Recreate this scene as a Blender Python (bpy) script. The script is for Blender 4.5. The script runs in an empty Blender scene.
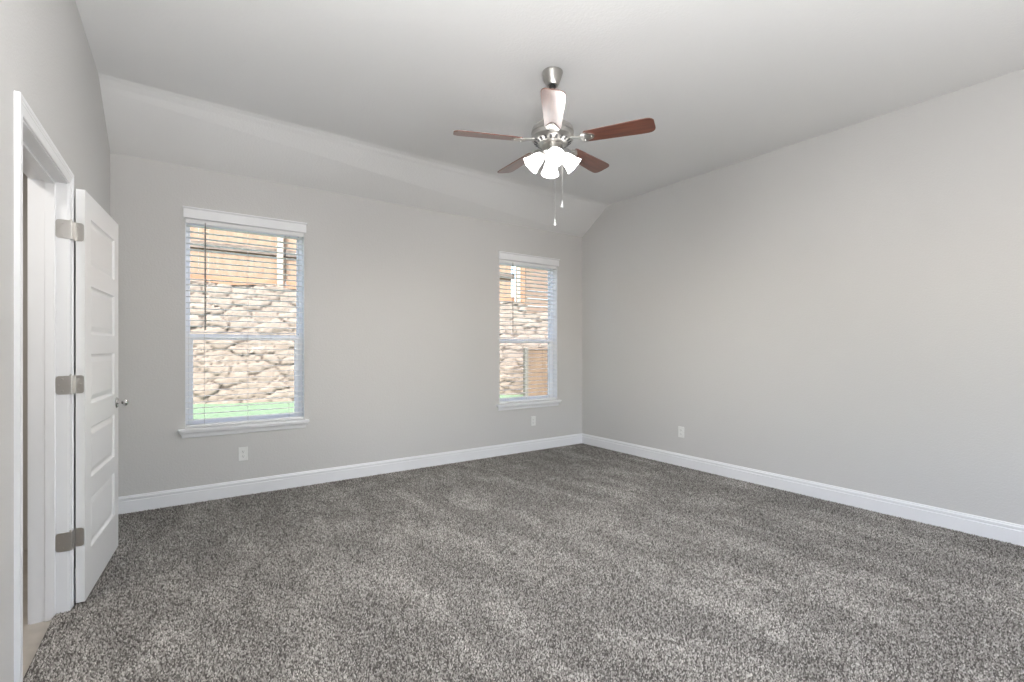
import bpy, bmesh, math, random
import numpy as np
from mathutils import Vector, Matrix

# ------------------------------------------------------------------ camera, world, lights, exposure
scene = bpy.context.scene
C = scene.collection
R = math.radians
EYE = 1.265
YAW = R(34.98)

cam_data = bpy.data.cameras.new('camera')
cam_data.sensor_width = 36.0
cam_data.lens = 483.0 / 1024.0 * 36.0
cam_data.shift_y = 7.0 / 1024.0
cam_data.clip_start = 0.02
cam_data.clip_end = 300
cam = bpy.data.objects.new('camera', cam_data)
cam.location = (0, 0, EYE)
cam.rotation_euler = (R(90), 0, -YAW)
C.objects.link(cam)
scene.camera = cam

scene.view_settings.view_transform = 'Standard'
scene.view_settings.look = 'None'
scene.view_settings.exposure = -0.08
scene.view_settings.gamma = 1.0
scene.view_settings.use_curve_mapping = False
scene.cycles.use_denoising = True
scene.cycles.max_bounces = 10
scene.cycles.diffuse_bounces = 6
scene.cycles.glossy_bounces = 4
scene.cycles.transparent_max_bounces = 16
scene.cycles.sample_clamp_indirect = 8.0
scene.cycles.caustics_reflective = False
scene.cycles.caustics_refractive = False

world = bpy.data.worlds.new('sky')
scene.world = world
world.use_nodes = True
wn = world.node_tree
wn.nodes.clear()
wo = wn.nodes.new('ShaderNodeOutputWorld')
wb = wn.nodes.new('ShaderNodeBackground')
ws = wn.nodes.new('ShaderNodeTexSky')
ws.sky_type = 'NISHITA'
ws.sun_disc = False
ws.sun_elevation = R(52)
ws.sun_rotation = R(200)
ws.air_density = 1.0
ws.dust_density = 2.5
wb.inputs['Strength'].default_value = 1.05
wn.links.new(ws.outputs[0], wb.inputs['Color'])
wn.links.new(wb.outputs[0], wo.inputs[0])

def light(name, kind, energy, loc, direction=None, color=(1, 1, 1), size=None):
    d = bpy.data.lights.new(name, kind)
    d.energy = energy
    d.color = color
    if kind == 'AREA':
        d.shape = 'RECTANGLE'
        d.size, d.size_y = size
    elif kind == 'SUN':
        d.angle = R(1.0)
    elif size:
        d.shadow_soft_size = size
    o = bpy.data.objects.new(name, d)
    o.location = loc
    if direction is not None:
        o.rotation_euler = Vector(direction).to_track_quat('-Z', 'Z' if abs(Vector(direction).normalized().z) < .9 else 'Y').to_euler()
    C.objects.link(o)
    return o

light('sun', 'SUN', 15.0, (0, -5, 20), (0.45, 0.62, -0.95), (1.0, 0.93, 0.84))
# fill lights added beside and behind the camera, standing in for bounced flashes
light('bounce_fill', 'AREA', 68, (0.2, 0.0, 1.75), (.12, .32, 1), (0.985, 0.993, 1.0), (0.4, 0.4))
fill_light = light('bounce_fill', 'AREA', 62, (0.1, -0.3, 1.30), (.05, .25, 1), (0.985, 0.993, 1.0), (0.5, 0.5))
fill_light.data.spread = R(130)
light('bounce_fill', 'AREA', 40, (2.4, -1.0, 1.30), (0, .30, 1), (0.985, 0.993, 1.0), (0.6, 0.6))
light('hall_fill_light', 'AREA', 20, (-1.3, 2.7, 2.6), (0, 0, -1), (1.0, 0.95, 0.90), (0.5, 0.5))  # unseen fill added to brighten the hall and door jamb, no fixture modelled

# ------------------------------------------------------------------ materials
def new_mat(name):
    m = bpy.data.materials.new(name)
    m.use_nodes = True
    nt = m.node_tree
    return m, nt, nt.nodes['Principled BSDF']

def N(nt, typ, **kw):
    n = nt.nodes.new(typ)
    for k, v in kw.items():
        if k in n.inputs.keys():
            n.inputs[k].default_value = v
        else:
            setattr(n, k, v)
    return n

def plain(name, col, rough=.5, metal=0.0, bump=None, spec=None, vary=0.0, vscale=3.0):
    m, nt, b = new_mat(name)
    b.inputs['Base Color'].default_value = (*col, 1)
    b.inputs['Roughness'].default_value = rough
    b.inputs['Metallic'].default_value = metal
    if spec is not None:
        b.inputs['Specular IOR Level'].default_value = spec
    tc = N(nt, 'ShaderNodeTexCoord')
    if vary:
        n = N(nt, 'ShaderNodeTexNoise', Scale=vscale, Detail=3.0)
        nt.links.new(tc.outputs['Object'], n.inputs['Vector'])
        r = N(nt, 'ShaderNodeValToRGB')
        r.color_ramp.elements[0].position = .3
        r.color_ramp.elements[1].position = .7
        r.color_ramp.elements[0].color = (*[c * (1 - vary) for c in col], 1)
        r.color_ramp.elements[1].color = (*[min(1, c * (1 + vary)) for c in col], 1)
        nt.links.new(n.outputs['Fac'], r.inputs[0])
        nt.links.new(r.outputs[0], b.inputs['Base Color'])
    if bump:
        sc, st, dist = bump
        n = N(nt, 'ShaderNodeTexNoise', Scale=sc, Detail=2.0)
        nt.links.new(tc.outputs['Object'], n.inputs['Vector'])
        bp = N(nt, 'ShaderNodeBump', Strength=st, Distance=dist)
        nt.links.new(n.outputs['Fac'], bp.inputs['Height'])
        nt.links.new(bp.outputs[0], b.inputs['Normal'])
    return m

M = {}
M['wall'] = plain('wall_paint', (.62, .610, .598), .85, bump=(95, .35, .004), spec=.25)
M['ceiling'] = plain('ceiling_paint', (.80, .795, .785), .9, bump=(70, .4, .004), spec=.2)
M['trim'] = plain('white_trim_paint', (.88, .885, .90), .35, vary=.01)
M['door'] = plain('white_door_paint', (.89, .89, .89), .35, vary=.01)
M['vinyl'] = plain('white_vinyl', (.88, .89, .92), .3, vary=.01)
M['slat'] = plain('blind_slat', (.86, .855, .85), .4, vary=.01)
M['cord'] = plain('blind_cord', (.55, .53, .49), .7, vary=.02)
M['plate'] = plain('outlet_plastic', (.80, .80, .78), .35, vary=.01)
M['slot'] = plain('outlet_slot', (.06, .06, .06), .6, vary=.05)
M['nickel'] = plain('brushed_nickel', (.62, .60, .575), .34, 1.0, bump=(260, .12, .001))
M['fan_nickel'] = plain('fan_nickel', (.52, .505, .48), .30, 1.0, bump=(260, .12, .001))
M['wand'] = plain('blind_wand', (.30, .28, .25), .5, vary=.02)
M['chrome'] = plain('knob_metal', (.62, .61, .60), .18, 1.0, bump=(30, .02, .001))
M['fob'] = plain('pull_fob', (.85, .85, .84), .35, vary=.01)
M['hall_floor'] = plain('hall_flooring', (.40, .365, .32), .5, vary=.12, vscale=9)
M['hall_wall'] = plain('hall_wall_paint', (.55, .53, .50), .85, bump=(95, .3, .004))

def glass_mat():
    m = bpy.data.materials.new('window_glass')
    m.use_nodes = True
    nt = m.node_tree
    nt.nodes.clear()
    out = N(nt, 'ShaderNodeOutputMaterial')
    t = N(nt, 'ShaderNodeBsdfTransparent')
    t.inputs[0].default_value = (.975, .98, .98, 1)
    g = N(nt, 'ShaderNodeBsdfGlossy')
    g.inputs['Roughness'].default_value = .02
    f = N(nt, 'ShaderNodeFresnel', IOR=1.03)
    mx = N(nt, 'ShaderNodeMixShader')
    nt.links.new(f.outputs[0], mx.inputs[0])
    nt.links.new(t.outputs[0], mx.inputs[1])
    nt.links.new(g.outputs[0], mx.inputs[2])
    nt.links.new(mx.outputs[0], out.inputs[0])
    return m
M['glass'] = glass_mat()

def carpet_mat():
    m, nt, b = new_mat('carpet')
    tc = N(nt, 'ShaderNodeTexCoord')
    at = N(nt, 'ShaderNodeAttribute')
    at.attribute_name = 'tuft'
    ramp = N(nt, 'ShaderNodeValToRGB')
    e = ramp.color_ramp.elements
    e[0].position = 0.0; e[0].color = (.088, .082, .076, 1)
    e[1].position = 1.0; e[1].color = (.57, .546, .518, 1)
    x = ramp.color_ramp.elements.new(.45); x.color = (.28, .267, .250, 1)
    nt.links.new(at.outputs['Fac'], ramp.inputs[0])
    # vacuum tracks: pile laid over in overlapping strokes
    mp = N(nt, 'ShaderNodeMapping')
    mp.inputs['Rotation'].default_value = (0, 0, R(8))
    mp.inputs['Scale'].default_value = (2.5, 1.0, 1)
    nt.links.new(tc.outputs['Object'], mp.inputs['Vector'])
    n2 = N(nt, 'ShaderNodeTexNoise', Scale=1.6, Detail=4.0, Roughness=.6, Distortion=.4)
    nt.links.new(mp.outputs[0], n2.inputs['Vector'])
    r2 = N(nt, 'ShaderNodeValToRGB')
    e = r2.color_ramp.elements
    e[0].position = .44; e[0].color = (.90, .90, .90, 1)
    e[1].position = .66; e[1].color = (1.29, 1.29, 1.29, 1)
    nt.links.new(n2.outputs['Fac'], r2.inputs[0])
    mul = N(nt, 'ShaderNodeMix', data_type='RGBA', blend_type='MULTIPLY')
    mul.inputs[0].default_value = 1.0
    nt.links.new(ramp.outputs[0], mul.inputs[6])
    nt.links.new(r2.outputs[0], mul.inputs[7])
    nt.links.new(mul.outputs[2], b.inputs['Base Color'])
    b.inputs['Roughness'].default_value = 1.0
    b.inputs['Specular IOR Level'].default_value = .05
    return m
M['carpet'] = carpet_mat()

def wood_mat(name, dark, light_, scale, rough, stretch=(1, 12, 12), coat=0.0):
    m, nt, b = new_mat(name)
    tc = N(nt, 'ShaderNodeTexCoord')
    mp = N(nt, 'ShaderNodeMapping')
    mp.inputs['Scale'].default_value = stretch
    nt.links.new(tc.outputs['Object'], mp.inputs['Vector'])
    n = N(nt, 'ShaderNodeTexNoise', Scale=scale, Detail=5.0, Roughness=.6, Distortion=.6)
    nt.links.new(mp.outputs[0], n.inputs['Vector'])
    r = N(nt, 'ShaderNodeValToRGB')
    r.color_ramp.elements[0].position = .35
    r.color_ramp.elements[0].color = (*dark, 1)
    r.color_ramp.elements[1].position = .68
    r.color_ramp.elements[1].color = (*light_, 1)
    nt.links.new(n.outputs['Fac'], r.inputs[0])
    nt.links.new(r.outputs[0], b.inputs['Base Color'])
    b.inputs['Roughness'].default_value = rough
    if coat:
        b.inputs['Coat Weight'].default_value = coat
        b.inputs['Coat Roughness'].default_value = .32
        b.inputs['Coat IOR'].default_value = 1.6
    return m
M['walnut'] = wood_mat('walnut_blade', (.10, .026, .013), (.21, .066, .033), 3.0, .42, coat=1.0)
M['board'] = wood_mat('fence_board', (.170, .112, .072), (.225, .158, .108), 2.0, .8, (6, 6, .7))
M['post'] = wood_mat('fence_post', (.24, .20, .155), (.32, .28, .225), 2.0, .8, (6, 6, .7))
M['rail'] = wood_mat('fence_rail', (.045, .037, .030), (.16, .13, .105), 5.0, .8, (1.5, 8, 8))
M['brown'] = wood_mat('stained_board', (.115, .078, .055), (.165, .122, .092), 2.0, .8, (.8, 6, 6))
M['kick'] = wood_mat('kickboard', (.19, .10, .055), (.26, .15, .09), 2.0, .8, (.8, 6, 6))
M['grey_post'] = plain('grey_metal', (.10, .098, .085), .5, vary=.04)

def stone_mat():
    m, nt, b = new_mat('fieldstone')
    at = N(nt, 'ShaderNodeAttribute')
    at.attribute_name = 'stone'
    tc = N(nt, 'ShaderNodeTexCoord')
    n = N(nt, 'ShaderNodeTexNoise', Scale=6.0, Detail=5.0, Roughness=.65)
    nt.links.new(tc.outputs['Object'], n.inputs['Vector'])
    r = N(nt, 'ShaderNodeValToRGB')
    r.color_ramp.elements[0].position = .3
    r.color_ramp.elements[0].color = (.165, .134, .108, 1)
    r.color_ramp.elements[1].position = .72
    r.color_ramp.elements[1].color = (.222, .190, .160, 1)
    nt.links.new(n.outputs['Fac'], r.inputs[0])
    mx = N(nt, 'ShaderNodeMix', data_type='RGBA', blend_type='MIX')
    nt.links.new(at.outputs['Fac'], mx.inputs[0])
    mx.inputs[6].default_value = (.022, .015, .010, 1)      # soil packed in the open joints
    nt.links.new(r.outputs[0], mx.inputs[7])
    nt.links.new(mx.outputs[2], b.inputs['Base Color'])
    b.inputs['Roughness'].default_value = .9
    bp = N(nt, 'ShaderNodeBump', Strength=.5, Distance=.02)
    nt.links.new(n.outputs['Fac'], bp.inputs['Height'])
    nt.links.new(bp.outputs[0], b.inputs['Normal'])
    return m
M['stone'] = stone_mat()

def grass_mat():
    m, nt, b = new_mat('turf')
    tc = N(nt, 'ShaderNodeTexCoord')
    n = N(nt, 'ShaderNodeTexNoise', Scale=14.0, Detail=6.0, Roughness=.7)
    nt.links.new(tc.outputs['Object'], n.inputs['Vector'])
    r = N(nt, 'ShaderNodeValToRGB')
    r.color_ramp.elements[0].position = .3
    r.color_ramp.elements[0].color = (.068, .118, .066, 1)
    r.color_ramp.elements[1].position = .7
    r.color_ramp.elements[1].color = (.112, .165, .106, 1)
    nt.links.new(n.outputs['Fac'], r.inputs[0])
    nt.links.new(r.outputs[0], b.inputs['Base Color'])
    b.inputs['Roughness'].default_value = 1
    bp = N(nt, 'ShaderNodeBump', Strength=.8, Distance=.03)
    nt.links.new(n.outputs['Fac'], bp.inputs['Height'])
    nt.links.new(bp.outputs[0], b.inputs['Normal'])
    return m
M['grass'] = grass_mat()

def emit_mat(name, col, strength, diff=(.9, .9, .9)):
    m, nt, b = new_mat(name)
    b.inputs['Base Color'].default_value = (*diff, 1)
    b.inputs['Roughness'].default_value = .4
    b.inputs['Emission Color'].default_value = (*col, 1)
    b.inputs['Emission Strength'].default_value = strength
    return m
M['bulb'] = emit_mat('lit_bulb', (1, .965, .93), 1900)
M['shade'] = emit_mat('lit_frosted_glass', (1, .975, .955), 6.0)
M['shade'].node_tree.nodes['Principled BSDF'].inputs['Subsurface Weight'].default_value = 0.0

# ------------------------------------------------------------------ mesh helpers
def build(name, bm, mat, parent=None, smooth=False, bevel=0.0, segs=2, mats=None, angle=35):
    bmesh.ops.recalc_face_normals(bm, faces=bm.faces)
    me = bpy.data.meshes.new(name)
    bm.to_mesh(me); bm.free()
    for mm in ([mat] if mats is None else mats):
        me.materials.append(mm)
    o = bpy.data.objects.new(name, me)
    C.objects.link(o)
    if parent: o.parent = parent
    if smooth:
        for p in me.polygons: p.use_smooth = True
        try: me.set_sharp_from_angle(angle=R(angle))
        except Exception: pass
    if bevel:
        md = o.modifiers.new('bevel', 'BEVEL')
        md.width = bevel; md.segments = segs; md.limit_method = 'ANGLE'; md.angle_limit = R(40)
        md.harden_normals = False
    return o

def empty(name, loc=(0, 0, 0), rz=0.0):
    o = bpy.data.objects.new(name, None)
    o.empty_display_size = .1
    o.location = loc; o.rotation_euler = (0, 0, rz)
    C.objects.link(o)
    return o

def tag(o, label=None, cat=None, group=None, kind=None):
    if label: o['label'] = label
    if cat: o['category'] = cat
    if group: o['group'] = group
    if kind: o['kind'] = kind
    return o

def box(bm, x0, x1, y0, y1, z0, z1):
    vs = [bm.verts.new((x, y, z)) for x in (x0, x1) for y in (y0, y1) for z in (z0, z1)]
    for f in ((0, 1, 3, 2), (4, 6, 7, 5), (0, 4, 5, 1), (2, 3, 7, 6), (0, 2, 6, 4), (1, 5, 7, 3)):
        bm.faces.new([vs[i] for i in f])
    return vs

def prism(bm, pts, fn0, fn1):
    """pts: 2-D polygon; fn0/fn1 map (a,b) to 3-D for the two ends."""
    a = [bm.verts.new(fn0(*p)) for p in pts]
    b = [bm.verts.new(fn1(*p)) for p in pts]
    n = len(pts)
    bm.faces.new(a); bm.faces.new(b[::-1])
    for i in range(n):
        bm.faces.new((a[i], b[i], b[(i + 1) % n], a[(i + 1) % n]))

def lathe(bm, prof, seg=32, mat=None, closed=False):
    """prof list of (r,z); revolve about local z, transformed by mat."""
    mat = mat or Matrix()
    rings = []
    for r, z in prof:
        if r < 1e-6:
            rings.append([bm.verts.new(mat @ Vector((0, 0, z)))])
        else:
            rings.append([bm.verts.new(mat @ Vector((r * math.cos(2 * math.pi * i / seg), r * math.sin(2 * math.pi * i / seg), z))) for i in range(seg)])
    pairs = list(zip(rings, rings[1:]))
    if closed: pairs.append((rings[-1], rings[0]))
    for a, b in pairs:
        for i in range(seg):
            j = (i + 1) % seg
            if len(a) == 1 and len(b) == 1: continue
            if len(a) == 1: bm.faces.new((a[0], b[i], b[j]))
            elif len(b) == 1: bm.faces.new((a[i], b[0], a[j]))
            else: bm.faces.new((a[i], b[i], b[j], a[j]))

def tube(bm, pts, r, seg=8):
    pts = [Vector(p) for p in pts]
    rings = []
    for i, p in enumerate(pts):
        d = (pts[min(i + 1, len(pts) - 1)] - pts[max(i - 1, 0)]).normalized()
        up = Vector((0, 0, 1)) if abs(d.z) < .9 else Vector((1, 0, 0))
        u = d.cross(up).normalized(); v = d.cross(u).normalized()
        rings.append([bm.verts.new(p + r * (math.cos(2 * math.pi * k / seg) * u + math.sin(2 * math.pi * k / seg) * v)) for k in range(seg)])
    for a, b in zip(rings, rings[1:]):
        for k in range(seg):
            bm.faces.new((a[k], a[(k + 1) % seg], b[(k + 1) % seg], b[k]))
    bm.faces.new(rings[0][::-1]); bm.faces.new(rings[-1])

def rect_with_holes(bm, u0, u1, z0, z1, holes, fn, t0, t1):
    """slab in (u,z) between depths t0,t1 with rectangular holes; fn(u,t,z)->xyz. Shared verts, no inner faces."""
    us = sorted({u0, u1} | {h[0] for h in holes} | {h[1] for h in holes})
    zs = sorted({z0, z1} | {h[2] for h in holes} | {h[3] for h in holes})
    solid = lambda i, j: 0 <= i < len(us) - 1 and 0 <= j < len(zs) - 1 and not any(
        h[0] - 1e-6 <= us[i] and us[i + 1] <= h[1] + 1e-6 and h[2] - 1e-6 <= zs[j] and zs[j + 1] <= h[3] + 1e-6 for h in holes)
    V = {}
    def v(i, j, t):
        k = (i, j, t)
        if k not in V: V[k] = bm.verts.new(fn(us[i], t, zs[j]))
        return V[k]
    for i in range(len(us) - 1):
        for j in range(len(zs) - 1):
            if not solid(i, j): continue
            for t in (t0, t1):
                bm.faces.new((v(i, j, t), v(i + 1, j, t), v(i + 1, j + 1, t), v(i, j + 1, t)))
            for (di, dj, a, b) in ((-1, 0, (i, j), (i, j + 1)), (1, 0, (i + 1, j), (i + 1, j + 1)), (0, -1, (i, j), (i + 1, j)), (0, 1, (i, j + 1), (i + 1, j + 1))):
                if not solid(i + di, j + dj):
                    bm.faces.new((v(*a, t0), v(*b, t0), v(*b, t1), v(*a, t1)))

# ------------------------------------------------------------------ room dimensions
YB = 4.72          # inner face of the back wall
XR = 4.44          # inner face of the right wall
YR = -2.5          # inner face of the rear wall (behind the camera)
ZC = 3.048         # flat ceiling
ZB = 2.737         # ceiling height at the back wall
YCL, YCR = 4.12, 4.25   # where the slope begins, at the left and at the right wall
YC = YCR
WT = .165          # wall thickness
WL = .128          # thickness of the left wall
LX, LY, LROT = -.433, 2.24, R(-.9)      # the left wall's own frame: local x = into the room, local y along it
WIN1 = (.074, .978, .612, 2.318)
WIN2 = (3.122, 4.008, .607, 2.305)

def left_frame(o):
    o.location = (LX, LY, 0); o.rotation_euler = (0, 0, LROT)
    return o
def left_x(y):
    return LX + (y - LY) * math.tan(-LROT)

# ---- walls
bm = bmesh.new()
rect_with_holes(bm, left_x(YB) - .02, XR, -.02, ZB + .02, [WIN1, WIN2], lambda u, t, z: (u, t, z), YB, YB + WT)
tag(build('wall_back', bm, M['wall']), 'pale grey painted back wall with two windows', 'wall', kind='structure')

RH = (1.05, 3.55, .75, 2.35)
bm = bmesh.new()
rect_with_holes(bm, -.52, XR, -.02, ZC, [RH], lambda u, t, z: (u, t, z), YR, YR - WT)
tag(build('wall_rear', bm, M['wall']), 'pale grey wall behind the viewpoint', 'wall', kind='structure')

prof_side = [(YR - WT, -.02), (YB + WT, -.02), (YB + WT, ZB), (YB, ZB), (YC, ZC), (YR - WT, ZC)]
bm = bmesh.new()
prism(bm, prof_side, lambda a, b: (XR, a, b), lambda a, b: (XR + WT, a, b))
tag(build('wall_right', bm, M['wall']), 'pale grey painted wall on the right running up to the high ceiling', 'wall', kind='structure')

# left wall, in its local frame (local y = y - LY)
D0, D1, DZ = .068, .879, 2.052        # finished opening (jamb to jamb) and its head
bm = bmesh.new()
fnL = lambda u, t, z: (t, u, z)
rect_with_holes(bm, YR - LY - WT, YCL - LY, -.02, ZC, [(D0 - .018, D1 + .018, -.02, DZ + .018), (-4.3, -2.4, .75, 2.35)], fnL, 0, -WL)
prism(bm, [(YCL - LY, -.02), (YB + WT - LY, -.02), (YB + WT - LY, ZB), (YB - LY, ZB), (YCL - LY, ZC)], lambda a, b: (0, a, b), lambda a, b: (-WL, a, b))
left_frame(tag(build('wall_left', bm, M['wall']), 'pale grey painted wall on the left around the doorway', 'wall', kind='structure'))

# ---- ceiling: flat, then sloping down to the back wall with a softly rounded crease
def ceiling_end(x):
    yc = YCL + (YCR - YCL) * (x + .4) / (XR + .4)
    sl = (ZB - ZC) / (YB - yc)
    pr = [(YR - WT, ZC), (yc - .06, ZC), (yc - .02, ZC - .002), (yc + .02, ZC - .014), (yc + .07, ZC + sl * .07),
          (YB, ZB), (YB + WT, ZB), (YB + WT, ZB + .3), (yc, ZC + .25), (YR - WT, ZC + .2)]
    return [bm.verts.new((x, a, b)) for a, b in pr]
bm = bmesh.new()
c0 = ceiling_end(-.72); c1 = ceiling_end(XR + WT)
bm.faces.new(c0); bm.faces.new(c1[::-1])
for i in range(len(c0)):
    j = (i + 1) % len(c0)
    bm.faces.new((c0[i], c1[i], c1[j])); bm.faces.new((c0[i], c1[j], c0[j]))
tag(build('ceiling', bm, M['ceiling']), 'off-white textured ceiling sloping down to the back wall', 'ceiling', kind='structure')

# ---- floor: carpet
bm = bmesh.new()
pts = [(left_x(YR), YR), (XR, YR), (XR, YB), (left_x(YB), YB), (left_x(LY + D1 ), LY + D1), (left_x(LY + D1) - .045, LY + D1),
       (left_x(LY + D0) - .045, LY + D0), (left_x(LY + D0), LY + D0)]
prism(bm, pts, lambda a, b: (a, b, 0), lambda a, b: (a, b, -.02))
tag(build('floor', bm, M['carpet']), 'grey speckled cut-pile carpet with vacuum tracks', 'carpet', kind='structure')

# ---- the pile of the carpet: yarn tufts standing on the backing
def carpet_pile():
    rs = np.random.RandomState(3)
    g = .0072
    xs = np.arange(-.50, XR, g); ys = np.arange(-.6, YB, g)
    X, Y = np.meshgrid(xs, ys, indexing='ij')
    X = X.ravel() + rs.uniform(-.45, .45, X.size) * g; Y = Y.ravel() + rs.uniform(-.45, .45, Y.size) * g
    lx = LX + (Y - LY) * math.tan(-LROT)
    inside = (X > lx + .012) | ((Y > LY + D0 + .003) & (Y < LY + D1 - .003) & (X > lx - .043))
    keep = inside & (X < XR - .010) & (Y < YB - .010) & (X * math.sin(YAW) + Y * math.cos(YAW) > 1.25)
    X = X[keep]; Y = Y[keep]; n = len(X)
    a = rs.uniform(0, math.pi / 2, n); r = rs.uniform(.0036, .0052, n); h = rs.uniform(.005, .011, n)
    V = np.empty((n, 5, 3), np.float32)
    for k in range(4):
        V[:, k, 0] = X + r * np.cos(a + k * math.pi / 2); V[:, k, 1] = Y + r * np.sin(a + k * math.pi / 2); V[:, k, 2] = -.001
    V[:, 4, 0] = X + rs.normal(0, .0022, n); V[:, 4, 1] = Y + rs.normal(0, .0022, n); V[:, 4, 2] = h
    me = bpy.data.meshes.new('carpet_pile')
    me.vertices.add(n * 5); me.vertices.foreach_set('co', V.ravel())
    base = (np.arange(n, dtype=np.int32) * 5)[:, None]
    F = np.stack([base + np.array([[0, 1, 4]]), base + np.array([[1, 2, 4]]), base + np.array([[2, 3, 4]]), base + np.array([[3, 0, 4]])], 1).reshape(-1)
    me.loops.add(len(F)); me.loops.foreach_set('vertex_index', F.astype(np.int32))
    me.polygons.add(n * 4); me.polygons.foreach_set('loop_start', np.arange(0, n * 12, 3, dtype=np.int32))
    me.polygons.foreach_set('loop_total', np.full(n * 4, 3, np.int32))
    me.update(calc_edges=True)
    u = rs.uniform(0, 1, n)
    t = np.clip(np.where(u < .2, rs.normal(.08, .06, n), rs.normal(.52, .22, n)), 0, 1)
    at = me.attributes.new('tuft', 'FLOAT', 'POINT')
    at.data.foreach_set('value', np.repeat(t, 5).astype(np.float32))
    me.materials.append(M['carpet'])
    o = bpy.data.objects.new('carpet_pile', me); C.objects.link(o)
    return o
tag(carpet_pile(), 'speckled grey carpet pile covering the whole room floor', 'carpet', kind='stuff')

# ---- hall beyond the doorway
bm = bmesh.new()
HX0, HX1, HY0, HY1 = -2.4, -WT - .435, 1.2, 4.3
box(bm, -2.4, -.47, 1.2, 4.3, -.06, -.0205)
tag(build('floor', bm, M['hall_floor']), 'tan flooring beyond the open doorway', 'floor', kind='structure')
bm = bmesh.new()
box(bm, -2.5, -2.4, 1.1, 4.4, -.06, 2.75)
box(bm, -2.4, -.59, 1.1, 1.2, -.06, 2.75)
box(bm, -2.4, -.56, 4.3, 4.4, -.06, 2.75)
box(bm, -2.5, -.59, 1.1, 4.4, 2.75, 2.85)
tag(build('wall_hall', bm, M['hall_wall']), 'walls of the small hall beyond the open doorway', 'wall', kind='structure')

# ---- baseboards
def base_profile():
    return [(0, 0), (.0145, 0), (.0145, .094), (.0085, .0965), (.0085, .1015), (.0135, .104), (.0135, .1185), (.009, .122), (.0075, .130), (.004, .134), (0, .134)]
bm = bmesh.new()
prism(bm, base_profile(), lambda a, b: (left_x(YB - a) + .0, YB - a, b), lambda a, b: (XR - a, YB - a, b))
tag(build('baseboard_back', bm, M['trim']), 'white moulded baseboard along the back wall', 'baseboard', kind='structure')
bm = bmesh.new()
prism(bm, base_profile(), lambda a, b: (XR - a, YB - a, b), lambda a, b: (XR - a, YR, b))
tag(build('baseboard_right', bm, M['trim']), 'white moulded baseboard along the right wall', 'baseboard', kind='structure')
bm = bmesh.new()
prism(bm, base_profile(), lambda a, b: (a, D1 + .063, b), lambda a, b: (a, YB - LY - .016, b))
prism(bm, base_profile(), lambda a, b: (a, D0 - .063, b), lambda a, b: (a, YR - LY + .02, b))
left_frame(tag(build('baseboard_left', bm, M['trim']), 'white moulded baseboard along the left wall', 'baseboard', kind='structure'))

# ------------------------------------------------------------------ windows
FY0, FY1 = YB + .085, YB + .150       # depth of the vinyl frame
def make_window(name, win, label, flip=False):
    x0, x1, z0, z1 = win
    w = tag(empty(name, ((x0 + x1) / 2, YB, z0)), label, 'window', kind='structure')
    ox, oz = (x0 + x1) / 2, z0
    X0, X1, Z1 = x0 - ox, x1 - ox, z1 - z0
    fn = lambda u, t, z: (u, t - YB, z)
    # outer vinyl frame
    bm = bmesh.new()
    rect_with_holes(bm, X0, X1, 0, Z1, [(X0 + .022, X1 - .030, .020, Z1 - .012)], fn, FY0 + .004, FY1)
    build('window_frame', bm, M['vinyl'], w, bevel=.003)
    zm = Z1 * .435
    # upper sash (outer track), lower sash (inner track)
    bm = bmesh.new()
    rect_with_holes(bm, X0 + .023, X1 - .031, zm - .012, Z1 - .013, [(X0 + .036, X1 - .040, zm + .024, Z1 - .026)], fn, FY1 - .031, FY1 - .006)
    us = build('upper_sash', bm, M['vinyl'], w, bevel=.003)
    bm = bmesh.new(); box(bm, X0 + .034, X1 - .038, FY1 - .021 - YB, FY1 - .016 - YB, zm + .02, Z1 - .024)
    build('pane', bm, M['glass'], us)
    bm = bmesh.new()
    rect_with_holes(bm, X0 + .023, X1 - .031, .021, zm + .028, [(X0 + .056, X1 - .064, .050, zm - .020)], fn, FY0 + .002, FY1 - .033)
    ls = build('lower_sash', bm, M['vinyl'], w, bevel=.003)
    bm = bmesh.new(); box(bm, X0 + .053, X1 - .061, FY0 + .016 - YB, FY0 + .021 - YB, .046, zm - .016)
    build('pane', bm, M['glass'], ls)
    bm = bmesh.new()
    box(bm, -.03, .03, FY0 - .012 - YB, FY0 + .004 - YB, zm + .014, zm + .026)
    build('sash_lock', bm, M['vinyl'], ls, bevel=.002)
    # painted returns lining the opening
    bm = bmesh.new()
    box(bm, X0 - .001, X0 + .002, 0.0, .089, 0, Z1); box(bm, X1 - .002, X1 + .001, 0.0, .089, 0, Z1)
    box(bm, X0, X1, 0.0, .089, Z1 - .002, Z1 + .001)
    build('jamb_lining', bm, M['trim'], w)
    # stool and apron
    bm = bmesh.new()
    box(bm, X0 - .048, X1 + .035, -.046, 0, -.020, -.001)
    box(bm, X0 + .001, X1 - .001, 0, .088, -.018, .001)
    build('window_sill', bm, M['trim'], w, bevel=.004, segs=3)
    bm = bmesh.new()
    ap = [(0, -.02), (-.036, -.02), (-.036, -.030), (-.030, -.036), (-.022, -.044), (-.016, -.056), (-.014, -.068), (-.010, -.076), (0, -.078)]
    prism(bm, ap, lambda a, b: (X0 - .040 - a * .0 + (.036 + a) * .8, a, b), lambda a, b: (X1 + .028 - (.036 + a) * .8, a, b))
    build('apron', bm, M['trim'], w)
    # head casing
    bm = bmesh.new()
    box(bm, X0 - .012, X1 + .014, -.020, 0, Z1 + .002, Z1 + .074)
    hp = [(0, Z1 + .074), (-.022, Z1 + .074), (-.030, Z1 + .082), (-.030, Z1 + .090), (0, Z1 + .090)]
    prism(bm, hp, lambda a, b: (X0 - .018, a, b), lambda a, b: (X1 + .020, a, b))
    build('head_casing', bm, M['trim'], w)
    return w

make_window('window_1', WIN1, 'white sash window on the left beside the open door')
make_window('window_2', WIN2, 'white sash window at right near the room corner')

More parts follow.
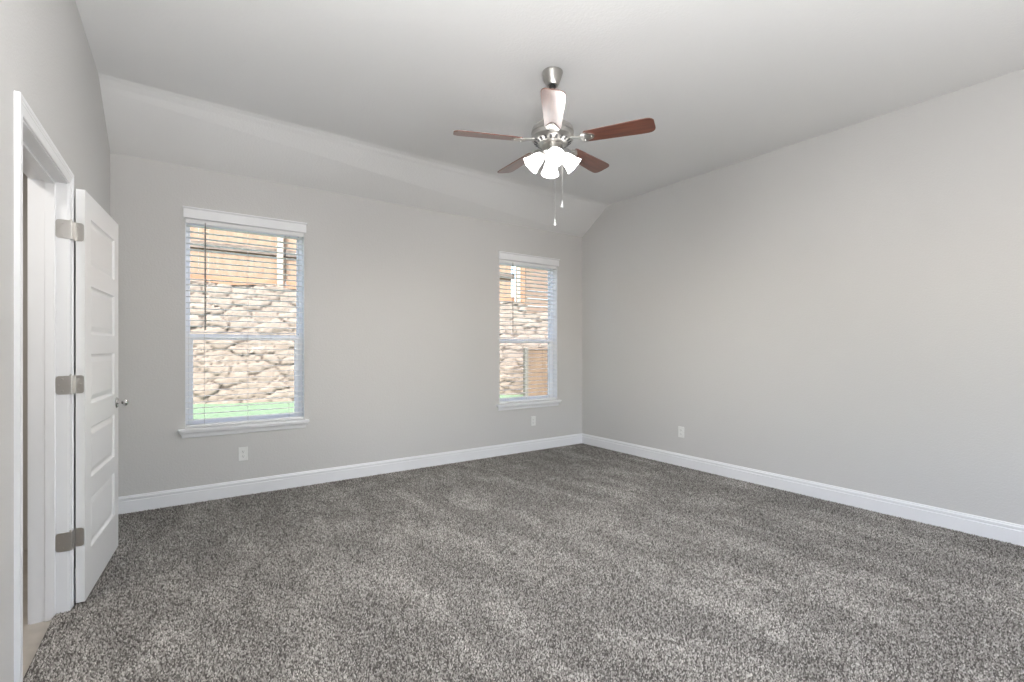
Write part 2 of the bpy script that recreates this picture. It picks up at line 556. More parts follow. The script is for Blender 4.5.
# unseen rear and side windows, added behind the viewpoint to light the room
bm = bmesh.new()
rect_with_holes(bm, RH[0], RH[1], RH[2], RH[3], [(RH[0] + .05, 2.28, RH[2] + .05, RH[3] - .05), (2.32, RH[1] - .05, RH[2] + .05, RH[3] - .05)], lambda u, t, z: (u, t, z), YR - .06, YR - .11)
w3 = build('added_window_3', bm, M['vinyl']); tag(w3, 'wide white unseen window added for daylight in the wall behind the viewpoint', 'window', kind='structure')
bm = bmesh.new(); box(bm, RH[0] + .04, RH[1] - .04, YR - .088, YR - .084, RH[2] + .04, RH[3] - .04)
build('pane', bm, M['glass'], w3)
bm = bmesh.new()
rect_with_holes(bm, -4.3, -2.4, .75, 2.35, [(-4.25, -2.45, .80, 2.30)], fnL, -.06, -.11)
w4 = left_frame(build('added_window_4', bm, M['vinyl'])); tag(w4, 'white unseen window added for daylight in the left wall behind the viewpoint', 'window', kind='structure')
bm = bmesh.new(); box(bm, -.088, -.084, -4.26, -2.44, .79, 2.31)
build('pane', bm, M['glass'], w4)

# ------------------------------------------------------------------ blinds
def make_blind(win, label, wand_u, cord_u, cord_drop, rail_top):
    x0, x1, z0, z1 = win
    b = tag(empty('window_blind', ((x0 + x1) / 2, YB + .040, z0)), label, 'blind', 'horizontal slat blinds in the two windows')
    hw = (x1 - x0) / 2 - .004
    H = z1 - z0
    bm = bmesh.new()
    box(bm, -hw, hw, -.024, .024, H - .026, H - .002)
    build('headrail', bm, M['slat'], b, bevel=.003)
    bm = bmesh.new()
    box(bm, -hw, hw, -.030, -.0245, H - .036, H - .002)
    build('valance', bm, M['slat'], b, bevel=.002)
    # slats: gently crowned, lying open
    bm = bmesh.new()
    n = 34; pitch = (H - .030 - .034) / n
    for i in range(n):
        zc = .036 + pitch * (i + .55)
        L = []
        for s in range(5):
            a = -1 + s * .5
            y = a * .0245
            z = zc + .0022 * (1 - a * a) - a * .0010
            L.append((y, z))
        th = .0036
        poly = L + [(y, z - th) for y, z in L[::-1]]
        prism(bm, poly, lambda a, c: (-hw + .003, a, c), lambda a, c: (hw - .003, a, c))
    build('slats', bm, M['slat'], b)
    bm = bmesh.new()
    box(bm, -hw, hw, -.026, .026, .004, .024)
    build('bottom_rail', bm, M['slat'], b, bevel=.004, segs=3)
    # ladder strings
    for u in (-hw * .78 + .03, 0.0, hw * .80 - .03):
        bm = bmesh.new()
        for y in (-.0265, .0265):
            tube(bm, [(u, y, .02), (u, y, H - .04)], .0009, 6)
        for i in range(n):
            zc = .036 + pitch * (i + .55) - .002
            tube(bm, [(u, -.0265, zc), (u, .0265, zc)], .0005, 4)
        build('ladder_string', bm, M['cord'], b)
    # tilt wand
    bm = bmesh.new()
    u = -hw + wand_u
    tube(bm, [(u, -.040, H - .02), (u, -.041, H - .05)], .003, 8)
    tube(bm, [(u, -.041, H - .05), (u, -.042, rail_top)], .0052, 8)
    build('tilt_wand', bm, M['wand'], b, smooth=True)
    if cord_u:
        bm = bmesh.new()
        u = hw - cord_u
        for d in (-.004, .004):
            tube(bm, [(u + d, -.040, H - .05), (u + d * .5, -.042, H - cord_drop)], .0022, 6)
        lc = build('lift_cord', bm, M['wand'], b)
        bm = bmesh.new()
        lathe(bm, [(0, 0), (.004, 0), (.008, -.03), (.007, -.036), (0, -.038)], 12, Matrix.Translation((u, -.042, H - cord_drop + .004)))
        build('tassel', bm, M['slat'], lc, smooth=True)
    return b

make_blind(WIN1, 'white slat blind lowered and open in the left window, above the nearer outlet', .135, .155, .46, .80)
make_blind(WIN2, 'white slat blind lowered and open in the right window near the room corner', .19, .0, .0, .84)

# ------------------------------------------------------------------ doorway and door
door = left_frame(empty('door_1'))
tag(door, 'white five-panel door swung fully open on the left wall', 'door', kind='structure')
bm = bmesh.new()   # jambs: flat boards lining the opening
JX0, JX1 = -WL - .002, .002
box(bm, JX0, JX1, D0 - .018, D0, -.02, DZ + .018)
box(bm, JX0, JX1, D1, D1 + .018, -.02, DZ + .018)
box(bm, JX0, JX1, D0, D1, DZ, DZ + .018)
build('door_jamb', bm, M['trim'], door)
bm = bmesh.new()   # stop
box(bm, -.078, -.042, D1 - .011, D1, -.02, DZ)
box(bm, -.078, -.042, D0, D0 + .011, -.02, DZ)
box(bm, -.078, -.042, D0 + .011, D1 - .011, DZ - .011, DZ)
build('door_stop', bm, M['trim'], door, bevel=.002)
# casing both sides of the head, profiled and mitred
def casing(bm, xs, sgn):
    # profile across the width (0 inner edge .. 1 outer edge) -> thickness
    P = [(0, 0), (0, .009), (.004, .011), (.010, .011), (.013, .009), (.030, .012), (.034, .0145), (.040, .0135), (.045, .016), (.057, .016), (.057, 0)]
    g = .005
    f = lambda t: xs + sgn * t
    prism(bm, P, lambda a, t: (f(t), D0 - g - a, -.02), lambda a, t: (f(t), D0 - g - a, DZ + g + a))
    prism(bm, P, lambda a, t: (f(t), D1 + g + a, -.02), lambda a, t: (f(t), D1 + g + a, DZ + g + a))
    prism(bm, P, lambda a, t: (f(t), D0 - g - a, DZ + g + a), lambda a, t: (f(t), D1 + g + a, DZ + g + a))
bm = bmesh.new()
casing(bm, 0.0, 1)
casing(bm, -WL, -1)
build('door_casing', bm, M['trim'], door)

# leaf: local frame at its hinge-side front bottom corner (world), then converted to the left frame
Minv = (Matrix.Translation((LX, LY, 0)) @ Matrix.Rotation(LROT, 4, 'Z')).inverted()
hc = Vector((-.360, 3.163, .014)); fe = Vector((-.289, 3.935, .014))
ld = (fe - hc); LW = ld.length; ang = math.atan2(ld.y, ld.x) - R(90)   # local y along the leaf, local x = face normal towards the room
TH = .035; LH = 2.032
leaf_world = Matrix.Translation(hc) @ Matrix.Rotation(ang, 4, 'Z')
bm = bmesh.new()
PZ = [(.228, .486), (.588, .846), (.966, 1.220), (1.322, 1.568), (1.668, 1.910)]
PY0, PY1 = .112, LW - .112
def panel_side(bm, xf, s):
    """face at x=xf with raised-edge recessed panels; s=+1 outward +x."""
    ys = [0, PY0, PY1, LW]
    zs = [0] + [v for p in PZ for v in p] + [LH]
    for i in range(3):
        for j in range(len(zs) - 1):
            if i == 1 and j % 2 == 1: continue
            bm.faces.new([bm.verts.new((xf, ys[i + a], zs[j + b])) for a, b in ((0, 0), (1, 0), (1, 1), (0, 1))])
    for z0, z1 in PZ:
        rings = []
        for ins, dep in ((0, 0), (.0015, -.0035), (.008, -.0095), (.016, -.011), (.022, -.009), (.040, -.0040), (.044, -.0035)):
            rings.append([bm.verts.new((xf + s * dep, y, z)) for y, z in ((PY0 + ins, z0 + ins), (PY1 - ins, z0 + ins), (PY1 - ins, z1 - ins), (PY0 + ins, z1 - ins))])
        for a, b in zip(rings, rings[1:]):
            for k in range(4):
                bm.faces.new((a[k], a[(k + 1) % 4], b[(k + 1) % 4], b[k]))
        bm.faces.new(rings[-1])
panel_side(bm, 0, 1)
panel_side(bm, -TH, -1)
for quad in ([(0, 0, 0), (-TH, 0, 0), (-TH, 0, LH), (0, 0, LH)], [(0, LW, 0), (-TH, LW, 0), (-TH, LW, LH), (0, LW, LH)],
             [(0, 0, 0), (-TH, 0, 0), (-TH, LW, 0), (0, LW, 0)], [(0, 0, LH), (-TH, 0, LH), (-TH, LW, LH), (0, LW, LH)]):
    bm.faces.new([bm.verts.new(q) for q in quad])
bmesh.ops.remove_doubles(bm, verts=bm.verts, dist=1e-5)
leaf = build('door_leaf', bm, M['door'], door)
leaf.matrix_local = Minv @ leaf_world

# knob (both sides) with rosette
def knob_mesh(bm, s):
    m = Matrix.Translation((0 if s > 0 else -TH, LW - .062, .925 - .014)) @ Matrix.Rotation(R(90) * s, 4, 'Y')
    return m
knob_prof = [(.0, 0), (.011, 0), (.0090, .024), (.011, .030), (.018, .036), (.0215, .044), (.0215, .050), (.018, .056), (.009, .059), (0, .0595)]
ros_prof = [(0, 0), (.032, 0), (.033, .003), (.030, .008), (.014, .010), (0, .010)]
bm = bmesh.new(); lathe(bm, knob_prof, 28, knob_mesh(bm, 1)); build('door_knob', bm, M['chrome'], leaf, smooth=True)
bm = bmesh.new(); lathe(bm, ros_prof, 28, knob_mesh(bm, 1)); build('knob_rosette', bm, M['chrome'], leaf, smooth=True)
bm = bmesh.new(); box(bm, -TH + .005, -.005, LW, LW + .0015, .925 - .014 - .028, .925 - .014 + .028); build('latch_plate', bm, M['nickel'], leaf)

# hinges: a leaf let into the jamb, knuckles, a leaf on the door's hinge edge
def rounded_plate(bm, L, H, t, r, fn):
    pts = []
    for cx, cz, a0 in ((L - r, H / 2 - r, 0), (L - r, -H / 2 + r, -90)):
        pts.append([(cx + r * math.cos(R(a0 + k * 15)), cz + r * math.sin(R(a0 + k * 15))) for k in range(7)])
    poly = [(0, -H / 2)] + pts[1] + pts[0] + [(0, H / 2)]
    prism(bm, poly, lambda a, b: fn(a, 0, b), lambda a, b: fn(a, t, b))
PIN = Vector((.012, D1 + .010, 0))      # in the left frame
leafM = Minv @ leaf_world
for zc in (.337, 1.087, 1.834):
    hg = empty('hinge'); hg.parent = door; hg.location = (0, 0, zc)
    bm = bmesh.new()   # plate on jamb face (faces -y), running from pin towards -x
    rounded_plate(bm, .052, .089, -.0022, .014, lambda a, t, b: (.010 - a, D1 + t, b))
    for dx, dz in ((-.016, .028), (-.032, 0.0), (-.016, -.028)):
        lathe(bm, [(0, .0), (.0042, 0), (.0034, .0012), (0, .0012)], 10, Matrix.Translation((dx, D1 - .0022, dz)) @ Matrix.Rotation(R(90), 4, 'X'))
    build('jamb_plate', bm, M['nickel'], hg)
    bm = bmesh.new()
    e0 = leafM @ Vector((-TH, -.0015, 0)); e1 = leafM @ Vector((0, -.0015, 0))
    dirx = (e1 - e0).normalized(); diry = Vector((-dirx.y, dirx.x, 0)) * -1
    start = Vector((.016, D1 + .013, 0))
    L = (e0 - start).length
    st = e0
    def fnp(a, t, b, st=st, dirx=dirx, diry=diry):
        p = st + dirx * (a - .004) + diry * t
        return (p.x, p.y, b)
    rounded_plate(bm, .035, .089, .0022, .012, fnp)
    # short web from the knuckles to the door edge
    q0 = Vector((PIN.x + .003, PIN.y, 0)); q1 = st + diry * .001
    w = Vector((-(q1 - q0).y, (q1 - q0).x, 0)).normalized() * .0011
    prism(bm, [((q0 + w).x, (q0 + w).y), ((q1 + w).x, (q1 + w).y), ((q1 - w).x, (q1 - w).y), ((q0 - w).x, (q0 - w).y)], lambda a, b: (a, b, -.0445), lambda a, b: (a, b, .0445))
    for dx, dz in ((.010, .026), (.020, 0.0), (.010, -.026)):
        p = st + dirx * dx + diry * .0022
        rot = Matrix((( -diry.y, 0, diry.x, 0), (diry.x, 0, diry.y, 0), (0, 1, 0, 0), (0, 0, 0, 1)))
        lathe(bm, [(0, .0), (.0042, 0), (.0034, .0012), (0, .0012)], 10, Matrix.Translation((p.x, p.y, dz)) @ rot)
    build('door_plate', bm, M['nickel'], hg)
    bm = bmesh.new()
    for k in range(5):
        z0 = -.0445 + k * .0178
        lathe(bm, [(0, z0 + .0003), (.0065, z0 + .0003), (.0065, z0 + .0175), (0, z0 + .0175)], 16, Matrix.Translation((PIN.x, PIN.y - .004, 0)))
    lathe(bm, [(0, .0445), (.0045, .0445), (.0055, .047), (.004, .051), (0, .052)], 16, Matrix.Translation((PIN.x, PIN.y - .004, 0)))
    build('knuckle', bm, M['nickel'], hg, smooth=True)

# ------------------------------------------------------------------ outlets
def make_outlet():
    o = empty('electrical_outlet')
    bm = bmesh.new()
    pr = [(-.0355, -.058), (.0355, -.058), (.0355, .058), (-.0355, .058)]
    a = [bm.verts.new((x, 0, z)) for x, z in pr]
    b = [bm.verts.new((x, -.004, z)) for x, z in pr]
    c = [bm.verts.new((x * .90, -.0065, z * .94)) for x, z in pr]
    for p, q in ((a, b), (b, c)):
        for k in range(4): bm.faces.new((p[k], p[(k + 1) % 4], q[(k + 1) % 4], q[k]))
    bm.faces.new(c); bm.faces.new(a)
    build('cover_plate', bm, M['plate'], o)
    for dz in (.0205, -.0205):
        bm = bmesh.new()
        pts = []
        for k in range(24):
            t = 2 * math.pi * k / 24
            pts.append((.0172 * math.cos(t), max(-.0135, min(.0135, .0172 * math.sin(t)))))
        prism(bm, pts, lambda x, z: (x, -.0062, z), lambda x, z: (x * .97, -.0085, z * .97))
        rc = build('receptacle', bm, M['plate'], o)
        rc.location = (0, 0, dz)
        bm = bmesh.new()
        box(bm, -.0072, -.0050, -.0088, -.0080, -.001, .0075)
        box(bm, .0050, .0072, -.0088, -.0080, 0, .0065)
        lathe(bm, [(0, .0003), (.0026, .0003), (.0026, -.0008), (0, -.0008)], 10, Matrix.Translation((0, -.0085, -.0065)) @ Matrix.Rotation(R(90), 4, 'X'))
        build('slots', bm, M['slot'], rc)
    bm = bmesh.new()
    lathe(bm, [(0, .0012), (.002, .001), (.0028, 0), (0, 0)], 12, Matrix.Translation((0, -.0065, 0)) @ Matrix.Rotation(R(90), 4, 'X'))
    build('screw', bm, M['nickel'], o)
    return o
def copy_tree(o, parent=None):
    c = o.copy(); C.objects.link(c)
    if parent: c.parent = parent
    for ch in list(o.children): copy_tree(ch, c)
    return c
out0 = make_outlet()
spots = [((.486, YB, .357), 0, 'white wall outlet below the left window'),
         ((3.62, YB, .367), 0, 'white wall outlet below the right window on the back wall'),
         ((XR, 3.19, .367), R(-90), 'white wall outlet low on the right wall')]
kids = [out0] + [copy_tree(out0) for _ in spots[1:]]
for o, (loc, rz, lab) in zip(kids, spots):
    o.location = loc; o.rotation_euler = (0, 0, rz)
    tag(o, lab, 'outlet', 'white duplex wall outlets')

# ------------------------------------------------------------------ ceiling fan
FX, FYY = 2.006, 2.410
fan = empty('ceiling_fan', (FX, FYY, ZC))
tag(fan, 'five-blade ceiling fan with brushed nickel motor and four lit frosted shades', 'ceiling fan')
bm = bmesh.new()
lathe(bm, [(0, 0), (.066, 0), (.067, -.006), (.064, -.014), (.060, -.030), (.052, -.055), (.043, -.078), (.038, -.086), (.030, -.088), (.024, -.084), (0, -.084)], 40)
build('canopy', bm, M['fan_nickel'], fan, smooth=True)
bm = bmesh.new()
lathe(bm, [(0, -.080), (.012, -.082), (.021, -.090), (.022, -.098), (.016, -.106), (0, -.108)], 24)
build('hanger_ball', bm, plain('black_rubber', (.02, .02, .02), .5, vary=.1), fan, smooth=True)
bm = bmesh.new()
lathe(bm, [(0, -.10), (.0125, -.10), (.0125, -.335), (0, -.335)], 20)
build('downrod', bm, M['fan_nickel'], fan, smooth=True)
bm = bmesh.new()
lathe(bm, [(0, -.300), (.024, -.300), (.028, -.306), (.028, -.326), (.045, -.334), (.085, -.340), (.112, -.349), (.128, -.362), (.134, -.378), (.135, -.388),
           (.1375, -.391), (.1375, -.398), (.135, -.401), (.135, -.420), (.1375, -.423), (.1375, -.430), (.134, -.434), (.126, -.446), (.108, -.458), (.085, -.466), (.062, -.470), (0, -.470)], 56)
build('motor_housing', bm, M['fan_nickel'], fan, smooth=True)
bm = bmesh.new()    # dark cooling slots in the lower bowl
for k in range(20):
    t = 2 * math.pi * (k + .5) / 20
    m = Matrix.Rotation(t, 4, 'Z')
    p = [(.120, -.4525), (.098, -.4645), (.098, -.4665), (.120, -.4545)]
    vs0 = [bm.verts.new(m @ Vector((r, -.008, z))) for r, z in p]; vs1 = [bm.verts.new(m @ Vector((r, .008, z))) for r, z in p]
    bm.faces.new(vs0); bm.faces.new(vs1[::-1])
    for i in range(4): bm.faces.new((vs0[i], vs1[i], vs1[(i + 1) % 4], vs0[(i + 1) % 4]))
build('vent_slots', bm, M['slot'], fan)
bm = bmesh.new()
lathe(bm, [(0, -.468), (.062, -.468), (.066, -.474), (.066, -.510), (.070, -.516), (.070, -.524), (.060, -.532), (.052, -.540), (.050, -.550), (.040, -.560), (.022, -.568), (.010, -.573), (0, -.575)], 40)
build('switch_housing', bm, M['fan_nickel'], fan, smooth=True)

# blades
BZ = -.455
HEAD = math.atan2(math.cos(YAW), math.sin(YAW))      # world angle of the viewing direction
thetas = [-4.4, 67.0, 139.0, 211.0, 282.5]
def blade_dir(theta):
    # theta measured from the direction back to the camera, positive to the picture's right
    fwd = Vector((math.sin(YAW), math.cos(YAW), 0)); rt = Vector((math.cos(YAW), -math.sin(YAW), 0))
    d = -fwd * math.cos(R(theta)) + rt * math.sin(R(theta))
    return math.atan2(d.y, d.x)
pitch_m = Matrix.Rotation(R(-12), 4, 'X')
def blade_mesh():
    bm = bmesh.new()
    r0, r1 = .205, .641
    outl = []
    def wdt(s): return .052 + .016 * min(1, s / .85)
    n = 14
    top, bot = [], []
    for i in range(n + 1):
        s = i / n
        top.append((r0 + .02 + (r1 - r0 - .06) * s, wdt(s)))
        bot.append((r0 + .02 + (r1 - r0 - .06) * s, -wdt(s)))
    tip = []
    for k in range(1, 8):
        a = R(90 - k * 22.5)
        cy = .028 if math.sin(a) >= 0 else -.028
        tip.append((r1 - .04 + .04 * math.cos(a), cy * 1.0 + .040 * math.sin(a)))
    tip = [(x, max(-.068, min(.068, y))) for x, y in tip]
    root = []
    for k in range(1, 5):
        a = R(-90 - k * 36)
        root.append((r0 + .02 + .02 * math.cos(a), (.032 if math.sin(a) > 0 else -.032) + .02 * math.sin(a)))
    pts = top + tip + bot[::-1] + root
    a = [bm.verts.new(pitch_m @ Vector((x, y, .003))) for x, y in pts]
    b = [bm.verts.new(pitch_m @ Vector((x, y, -.003))) for x, y in pts]
    bm.faces.new(a); bm.faces.new(b[::-1])
    for i in range(len(pts)):
        j = (i + 1) % len(pts)
        bm.faces.new((a[i], b[i], b[j], a[j]))
    return bm
def bracket_mesh():
    bm = bmesh.new()
    # cast arm: from under the motor out to the blade, then a scrolled three-screw plate below the blade
    for x0, x1, w0, w1, za, zb in ((.085, .150, .016, .014, .012, .004), (.150, .200, .014, .022, .004, -.006)):
        vs = []
        for x, w, z in ((x0, w0, za), (x1, w1, zb)):
            vs.append([bm.verts.new((x, -w, z - .004)), bm.verts.new((x, w, z - .004)), bm.verts.new((x, w, z + .004)), bm.verts.new((x, -w, z + .004))])
        for k in range(4): bm.faces.new((vs[0][k], vs[0][(k + 1) % 4], vs[1][(k + 1) % 4], vs[1][k]))
        bm.faces.new(vs[0][::-1]); bm.faces.new(vs[1])
    pts = []
    for k in range(48):
        t = 2 * math.pi * k / 48
        rr = 1 + .16 * math.cos(3 * t)
        pts.append((.225 + .042 * rr * math.cos(t), .040 * rr * math.sin(t)))
    prism(bm, pts, lambda x, y: tuple(pitch_m @ Vector((x, y, -.0032))), lambda x, y: tuple(pitch_m @ Vector((x, y, -.0085))))
    for x, y in ((.255, 0), (.212, .026), (.212, -.026)):
        lathe(bm, [(0, -.0085), (.007, -.0085), (.005, -.0115), (0, -.012)], 12, pitch_m @ Matrix.Translation((x, y, 0)))
    return bm
b0 = build('blade', blade_mesh(), M['walnut'], fan, bevel=.0015)
k0 = build('blade_bracket', bracket_mesh(), M['fan_nickel'], fan)
for i, th in enumerate(thetas):
    b_ = b0 if i == 0 else b0.copy(); k_ = k0 if i == 0 else k0.copy()
    for q in (b_, k_):
        if i: C.objects.link(q)
        q.parent = fan
        q.location = (0, 0, BZ + .004)
        q.rotation_euler = (0, 0, blade_dir(th))

# light kit: four arms, bell shades tilted outward, bulbs
SH = []
tilt = R(47)
for th in (2, 92, 182, 272):
    a = blade_dir(th)
    Rz = Matrix.Rotation(a, 4, 'Z')
    # axis of the shade, pointing out and down
    ax = Vector((math.sin(tilt), 0, -math.cos(tilt)))
    neck = Vector((.062, 0, -.530))
    T = Rz @ Matrix.Translation(neck) @ ax.to_track_quat('Z', 'Y').to_matrix().to_4x4()
    bm = bmesh.new()
    tube(bm, [Rz @ Vector((.040, 0, -.508)), Rz @ Vector((.052, 0, -.518)), Rz @ (neck + ax * .004)], .010, 10)
    lathe(bm, [(0, -.004), (.019, -.004), (.0255, .002), (.0255, .014), (.021, .020), (0, .020)], 24, T)
    arm = build('lamp_arm', bm, M['fan_nickel'], fan, smooth=True)
    bm = bmesh.new()
    outer = [(.023, .006), (.026, .014), (.034, .028), (.040, .045), (.044, .065), (.049, .085), (.056, .102), (.060, .110)]
    inner = [(r - .003, z + .0005) for r, z in outer[::-1]]
    lathe(bm, outer + [(.0595, .1125)] + inner, 40, T, closed=True)
    sh = build('lamp_shade', bm, M['shade'], fan, smooth=True, angle=60)
    bm = bmesh.new()
    prof = [(0, .020), (.012, .020), (.013, .034), (.018, .046)]
    for k in range(0, 8):
        t = R(-35 + k * 125 / 7)
        prof.append((.024 * math.cos(t), .062 + .024 * math.sin(t)))
    prof.append((0, .086))
    lathe(bm, prof, 24, T)
    build('bulb', bm, M['bulb'], sh, smooth=True)

# pull chains
rt = Vector((math.cos(YAW), -math.sin(YAW), 0)); fw = Vector((math.sin(YAW), math.cos(YAW), 0))
for lat, dep, zend in ((.012, -.035, 2.045), (.060, -.02, 2.165)):
    p = rt * lat + fw * dep
    bm = bmesh.new()
    z = -.545
    while z > zend - ZC + .045:
        lathe(bm, [(0, .0019), (.0014, .0012), (.0019, 0), (.0014, -.0012), (0, -.0019)], 6, Matrix.Translation((p.x, p.y, z)))
        z -= .0042
    tube(bm, [(p.x, p.y, -.53), (p.x, p.y, zend - ZC + .04)], .0007, 5)
    ch = build('pull_chain', bm, M['fan_nickel'], fan)
    bm = bmesh.new()
    lathe(bm, [(0, .045), (.003, .045), (.0045, .038), (.004, .030), (.008, .012), (.009, .005), (.006, 0), (0, 0)], 14, Matrix.Translation((p.x, p.y, zend - ZC)))
    build('pull_fob', bm, M['fob'], ch, smooth=True)

# ------------------------------------------------------------------ outside
GY = 9.5
bm = bmesh.new()    # lawn rising gently from the house to the stone wall
nx, ny = 60, 26
rng = random.Random(4)
def gz(x, y):
    k = max(0, min(1, (y - 5.0) / (GY - 5.0)))
    return -.16 + k * (.515 - .031 * (x + 0)) 
G = [[bm.verts.new((-6 + 22 * i / nx, YB + WT + .02 + (GY + .3 - YB - WT) * j / ny, gz(-6 + 22 * i / nx, YB + WT + (GY + .3 - YB - WT) * j / ny) + rng.uniform(-.008, .008))) for j in range(ny + 1)] for i in range(nx + 1)]
for i in range(nx):
    for j in range(ny):
        bm.faces.new((G[i][j], G[i + 1][j], G[i + 1][j + 1], G[i][j + 1]))
tag(build('lawn', bm, M['grass'], smooth=True), 'bright green lawn strip outside below the stone wall', 'lawn', kind='structure')

# stone retaining wall: irregular ledge stones
def stone_wall():
    np.random.seed(7)
    x0, x1, z0 = -4.0, 14.0, -.45
    top = lambda x: 2.36 if x < 7.05 else 2.14
    dx = .028
    nx = int((x1 - x0) / dx); nz = int((2.44 - z0) / .024)
    X = np.linspace(x0, x1, nx + 1); Z = np.linspace(z0, 2.44, nz + 1)
    # seeds in jittered courses; metric stretched so that stones are long and low
    seeds = []
    z = z0 - .1
    while z < 2.7:
        h = np.random.uniform(.12, .23)
        x = x0 - np.random.uniform(0, .4)
        while x < x1 + .5:
            w = np.random.uniform(.24, .66)
            seeds.append((x + w / 2, z + h / 2 + np.random.uniform(-.055, .055), np.random.uniform(-.03, .05)))
            x += w
        z += h
    S = np.array(seeds)
    GX, GZ = np.meshgrid(X, Z, indexing='ij')
    wx = GX + .05 * np.sin(GZ * 17 + GX * 5) + .02 * np.sin(GX * 31 + GZ * 9)
    wz = GZ + .022 * np.sin(GX * 13 + GZ * 6) + .012 * np.sin(GX * 37)
    P = np.stack([wx.ravel(), wz.ravel() * 2.3], 1)
    Q = np.stack([S[:, 0], S[:, 1] * 2.3], 1)
    F1 = np.empty(len(P)); F2 = np.empty(len(P)); I1 = np.empty(len(P), int)
    for a in range(0, len(P), 4000):
        p = P[a:a + 4000]
        m = (np.abs(Q[:, 0] - p[:, 0].min()) < 1.4) | (np.abs(Q[:, 0] - p[:, 0].max()) < 1.4) | ((Q[:, 0] > p[:, 0].min()) & (Q[:, 0] < p[:, 0].max()))
        idx = np.nonzero(m)[0]
        d = np.linalg.norm(p[:, None, :] - Q[None, idx, :], axis=2)
        o = np.argsort(d, axis=1)[:, :2]
        F1[a:a + 4000] = d[np.arange(len(p)), o[:, 0]]; F2[a:a + 4000] = d[np.arange(len(p)), o[:, 1]]
        I1[a:a + 4000] = idx[o[:, 0]]
    e = (F2 - F1)
    # joints: mostly packed tight, open only here and there
    gap = .5 + .5 * np.sin(P[:, 0] * 4.3 + 1.7 * np.sin(P[:, 1] * 2.9)) * np.sin(P[:, 1] * 5.1 + P[:, 0] * 1.3)
    t = np.clip(e / (.02 + .05 * gap), 0, 1); t = t * t * (3 - 2 * t)
    hgt = .020 * t * (.55 + .45 * np.clip(e / .35, 0, 1)) + S[I1, 2] * .35 * t
    hgt += .006 * np.sin(P[:, 0] * 60 + 5 * np.sin(P[:, 1] * 23)) * t
    tt = np.clip(e / (.012 + .085 * gap ** 2), 0, 1)
    hgt = hgt.reshape(GX.shape); tt = tt.reshape(GX.shape)
    verts = []; col = []
    for i in range(nx + 1):
        tz = top(X[i]) + .02 * math.sin(X[i] * 6)
        for j in range(nz + 1):
            verts.append((X[i], GY - hgt[i, j], min(Z[j], tz))); col.append(tt[i, j])
    faces = []
    s = nz + 1
    for i in range(nx):
        tz = max(top(X[i]), top(X[i + 1])) + .03
        for j in range(nz):
            if Z[j] > tz: continue
            a = i * s + j
            faces.append((a, a + s, a + s + 1, a + 1))
    base = len(verts)
    for (x, y) in ((x0, GY), (7.05, GY), (7.05, GY + .45), (x0, GY + .45)):
        verts += [(x, y, z0), (x, y, 2.345)]; col += [1, 1]
    for k in range(4):
        a = base + 2 * k; b = base + 2 * ((k + 1) % 4); faces.append((a, b, b + 1, a + 1))
    faces.append((base + 1, base + 3, base + 5, base + 7))
    base = len(verts)
    for (x, y) in ((7.05, GY), (x1, GY), (x1, GY + .45), (7.05, GY + .45)):
        verts += [(x, y, z0), (x, y, 2.125)]; col += [1, 1]
    for k in range(4):
        a = base + 2 * k; b = base + 2 * ((k + 1) % 4); faces.append((a, b, b + 1, a + 1))
    faces.append((base + 1, base + 3, base + 5, base + 7))
    me = bpy.data.meshes.new('retaining_wall')
    me.from_pydata(verts, [], faces)
    at = me.attributes.new('stone', 'FLOAT', 'POINT')
    at.data.foreach_set('value', np.array(col, dtype=np.float32))
    me.materials.append(M['stone'])
    for p in me.polygons[:]: p.use_smooth = True
    try: me.set_sharp_from_angle(angle=R(50))
    except Exception: pass
    o = bpy.data.objects.new('retaining_wall', me)
    C.objects.link(o)
    return o
tag(stone_wall(), 'cream fieldstone retaining wall outside both windows', 'retaining wall')

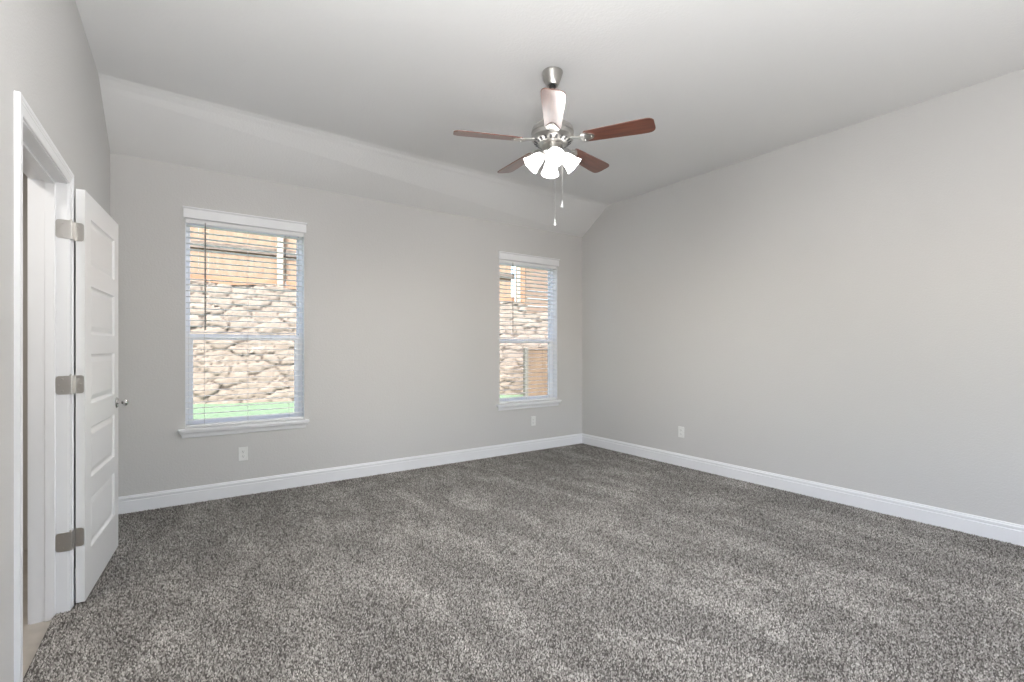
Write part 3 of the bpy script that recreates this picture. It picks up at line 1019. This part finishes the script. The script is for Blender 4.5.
# tall timber fence on top of the wall (left stretch)
FYF = GY + .22
fence = empty('wooden_fence', (-4, FYF, 2.35))
tag(fence, 'tall sunlit timber privacy fence standing on the higher stone wall', 'fence')
rng = random.Random(11)
bm = bmesh.new()
x = 0.0
while x < 10.86 - .14:
    w = .14
    z1 = 1.83 + rng.uniform(-.01, .01)
    y = rng.uniform(-.003, .003)
    prism(bm, [(x + .0006, -.02), (x + w - .0006, -.02), (x + w - .0006, z1 - .03), (x + w - .03, z1), (x + .03, z1), (x + .0006, z1 - .03)],
          lambda a, b: (a, y, b), lambda a, b: (a, y + .018, b))
    x += w
build('boards', bm, M['board'], fence)
for z in (.0, .60, 1.55):
    bm = bmesh.new(); box(bm, 0, 10.86, -.045, -.006, z, z + (.12 if z > .1 else .17)); build('rail', bm, M['rail'] if .1 < z < 1 else (M['kick'] if z < .1 else M['board']), fence, bevel=.004)
xs = [.9, 3.3, 5.58, 7.9, 10.92]
for k, x in enumerate(xs):
    bm = bmesh.new(); box(bm, x - .05, x + .05, -.13, -.046, 0, 1.9); build('post', bm, M['post'], fence, bevel=.005)
bm = bmesh.new(); box(bm, 11.04, 11.15, -.06, .06, 0, 1.9); build('post', bm, M['kick'], fence, bevel=.005)

# darker fence beyond, on the lower stretch of the wall
fence2 = empty('wooden_fence', (7.22, FYF, 2.14))
tag(fence2, 'reddish brown fence of horizontal boards on the lower stone wall', 'fence')
bm = bmesh.new()
z = 0.0
while z < 2.0:
    box(bm, 0, 6.2, 0, .022, z + .004, z + .186); z += .19
build('boards', bm, M['brown'], fence2)
for x in (.0, 2.1, 4.2, 6.2):
    bm = bmesh.new(); box(bm, x - .02, x + .08, .024, .12, 0, 2.0); build('post', bm, M['post'], fence2, bevel=.005)

# low boarded panel standing on the lawn in front of the stone wall
pz = gz(7.2, 8.9)
pan = empty('garden_screen', (6.58, 8.85, pz), R(-3))
tag(pan, 'low brown boarded screen standing on the lawn before the stone wall', 'screen')
bm = bmesh.new()
x = .05
while x < 2.6:
    box(bm, x + .002, x + .138, 0, .02, .03, 1.14); x += .14
build('boards', bm, wood_mat('screen_board', (.092, .060, .037), (.125, .084, .053), 2.0, .8, (6, 6, .7)), pan)
for x in (0.0, 2.6):
    bm = bmesh.new(); box(bm, x - .045, x + .045, -.03, .05, 0, 1.18); build('post', bm, M['grey_post'], pan, bevel=.005)
bm = bmesh.new(); box(bm, .02, 2.6, -.02, .04, 1.14, 1.17); build('cap_rail', bm, M['brown'], pan, bevel=.003)
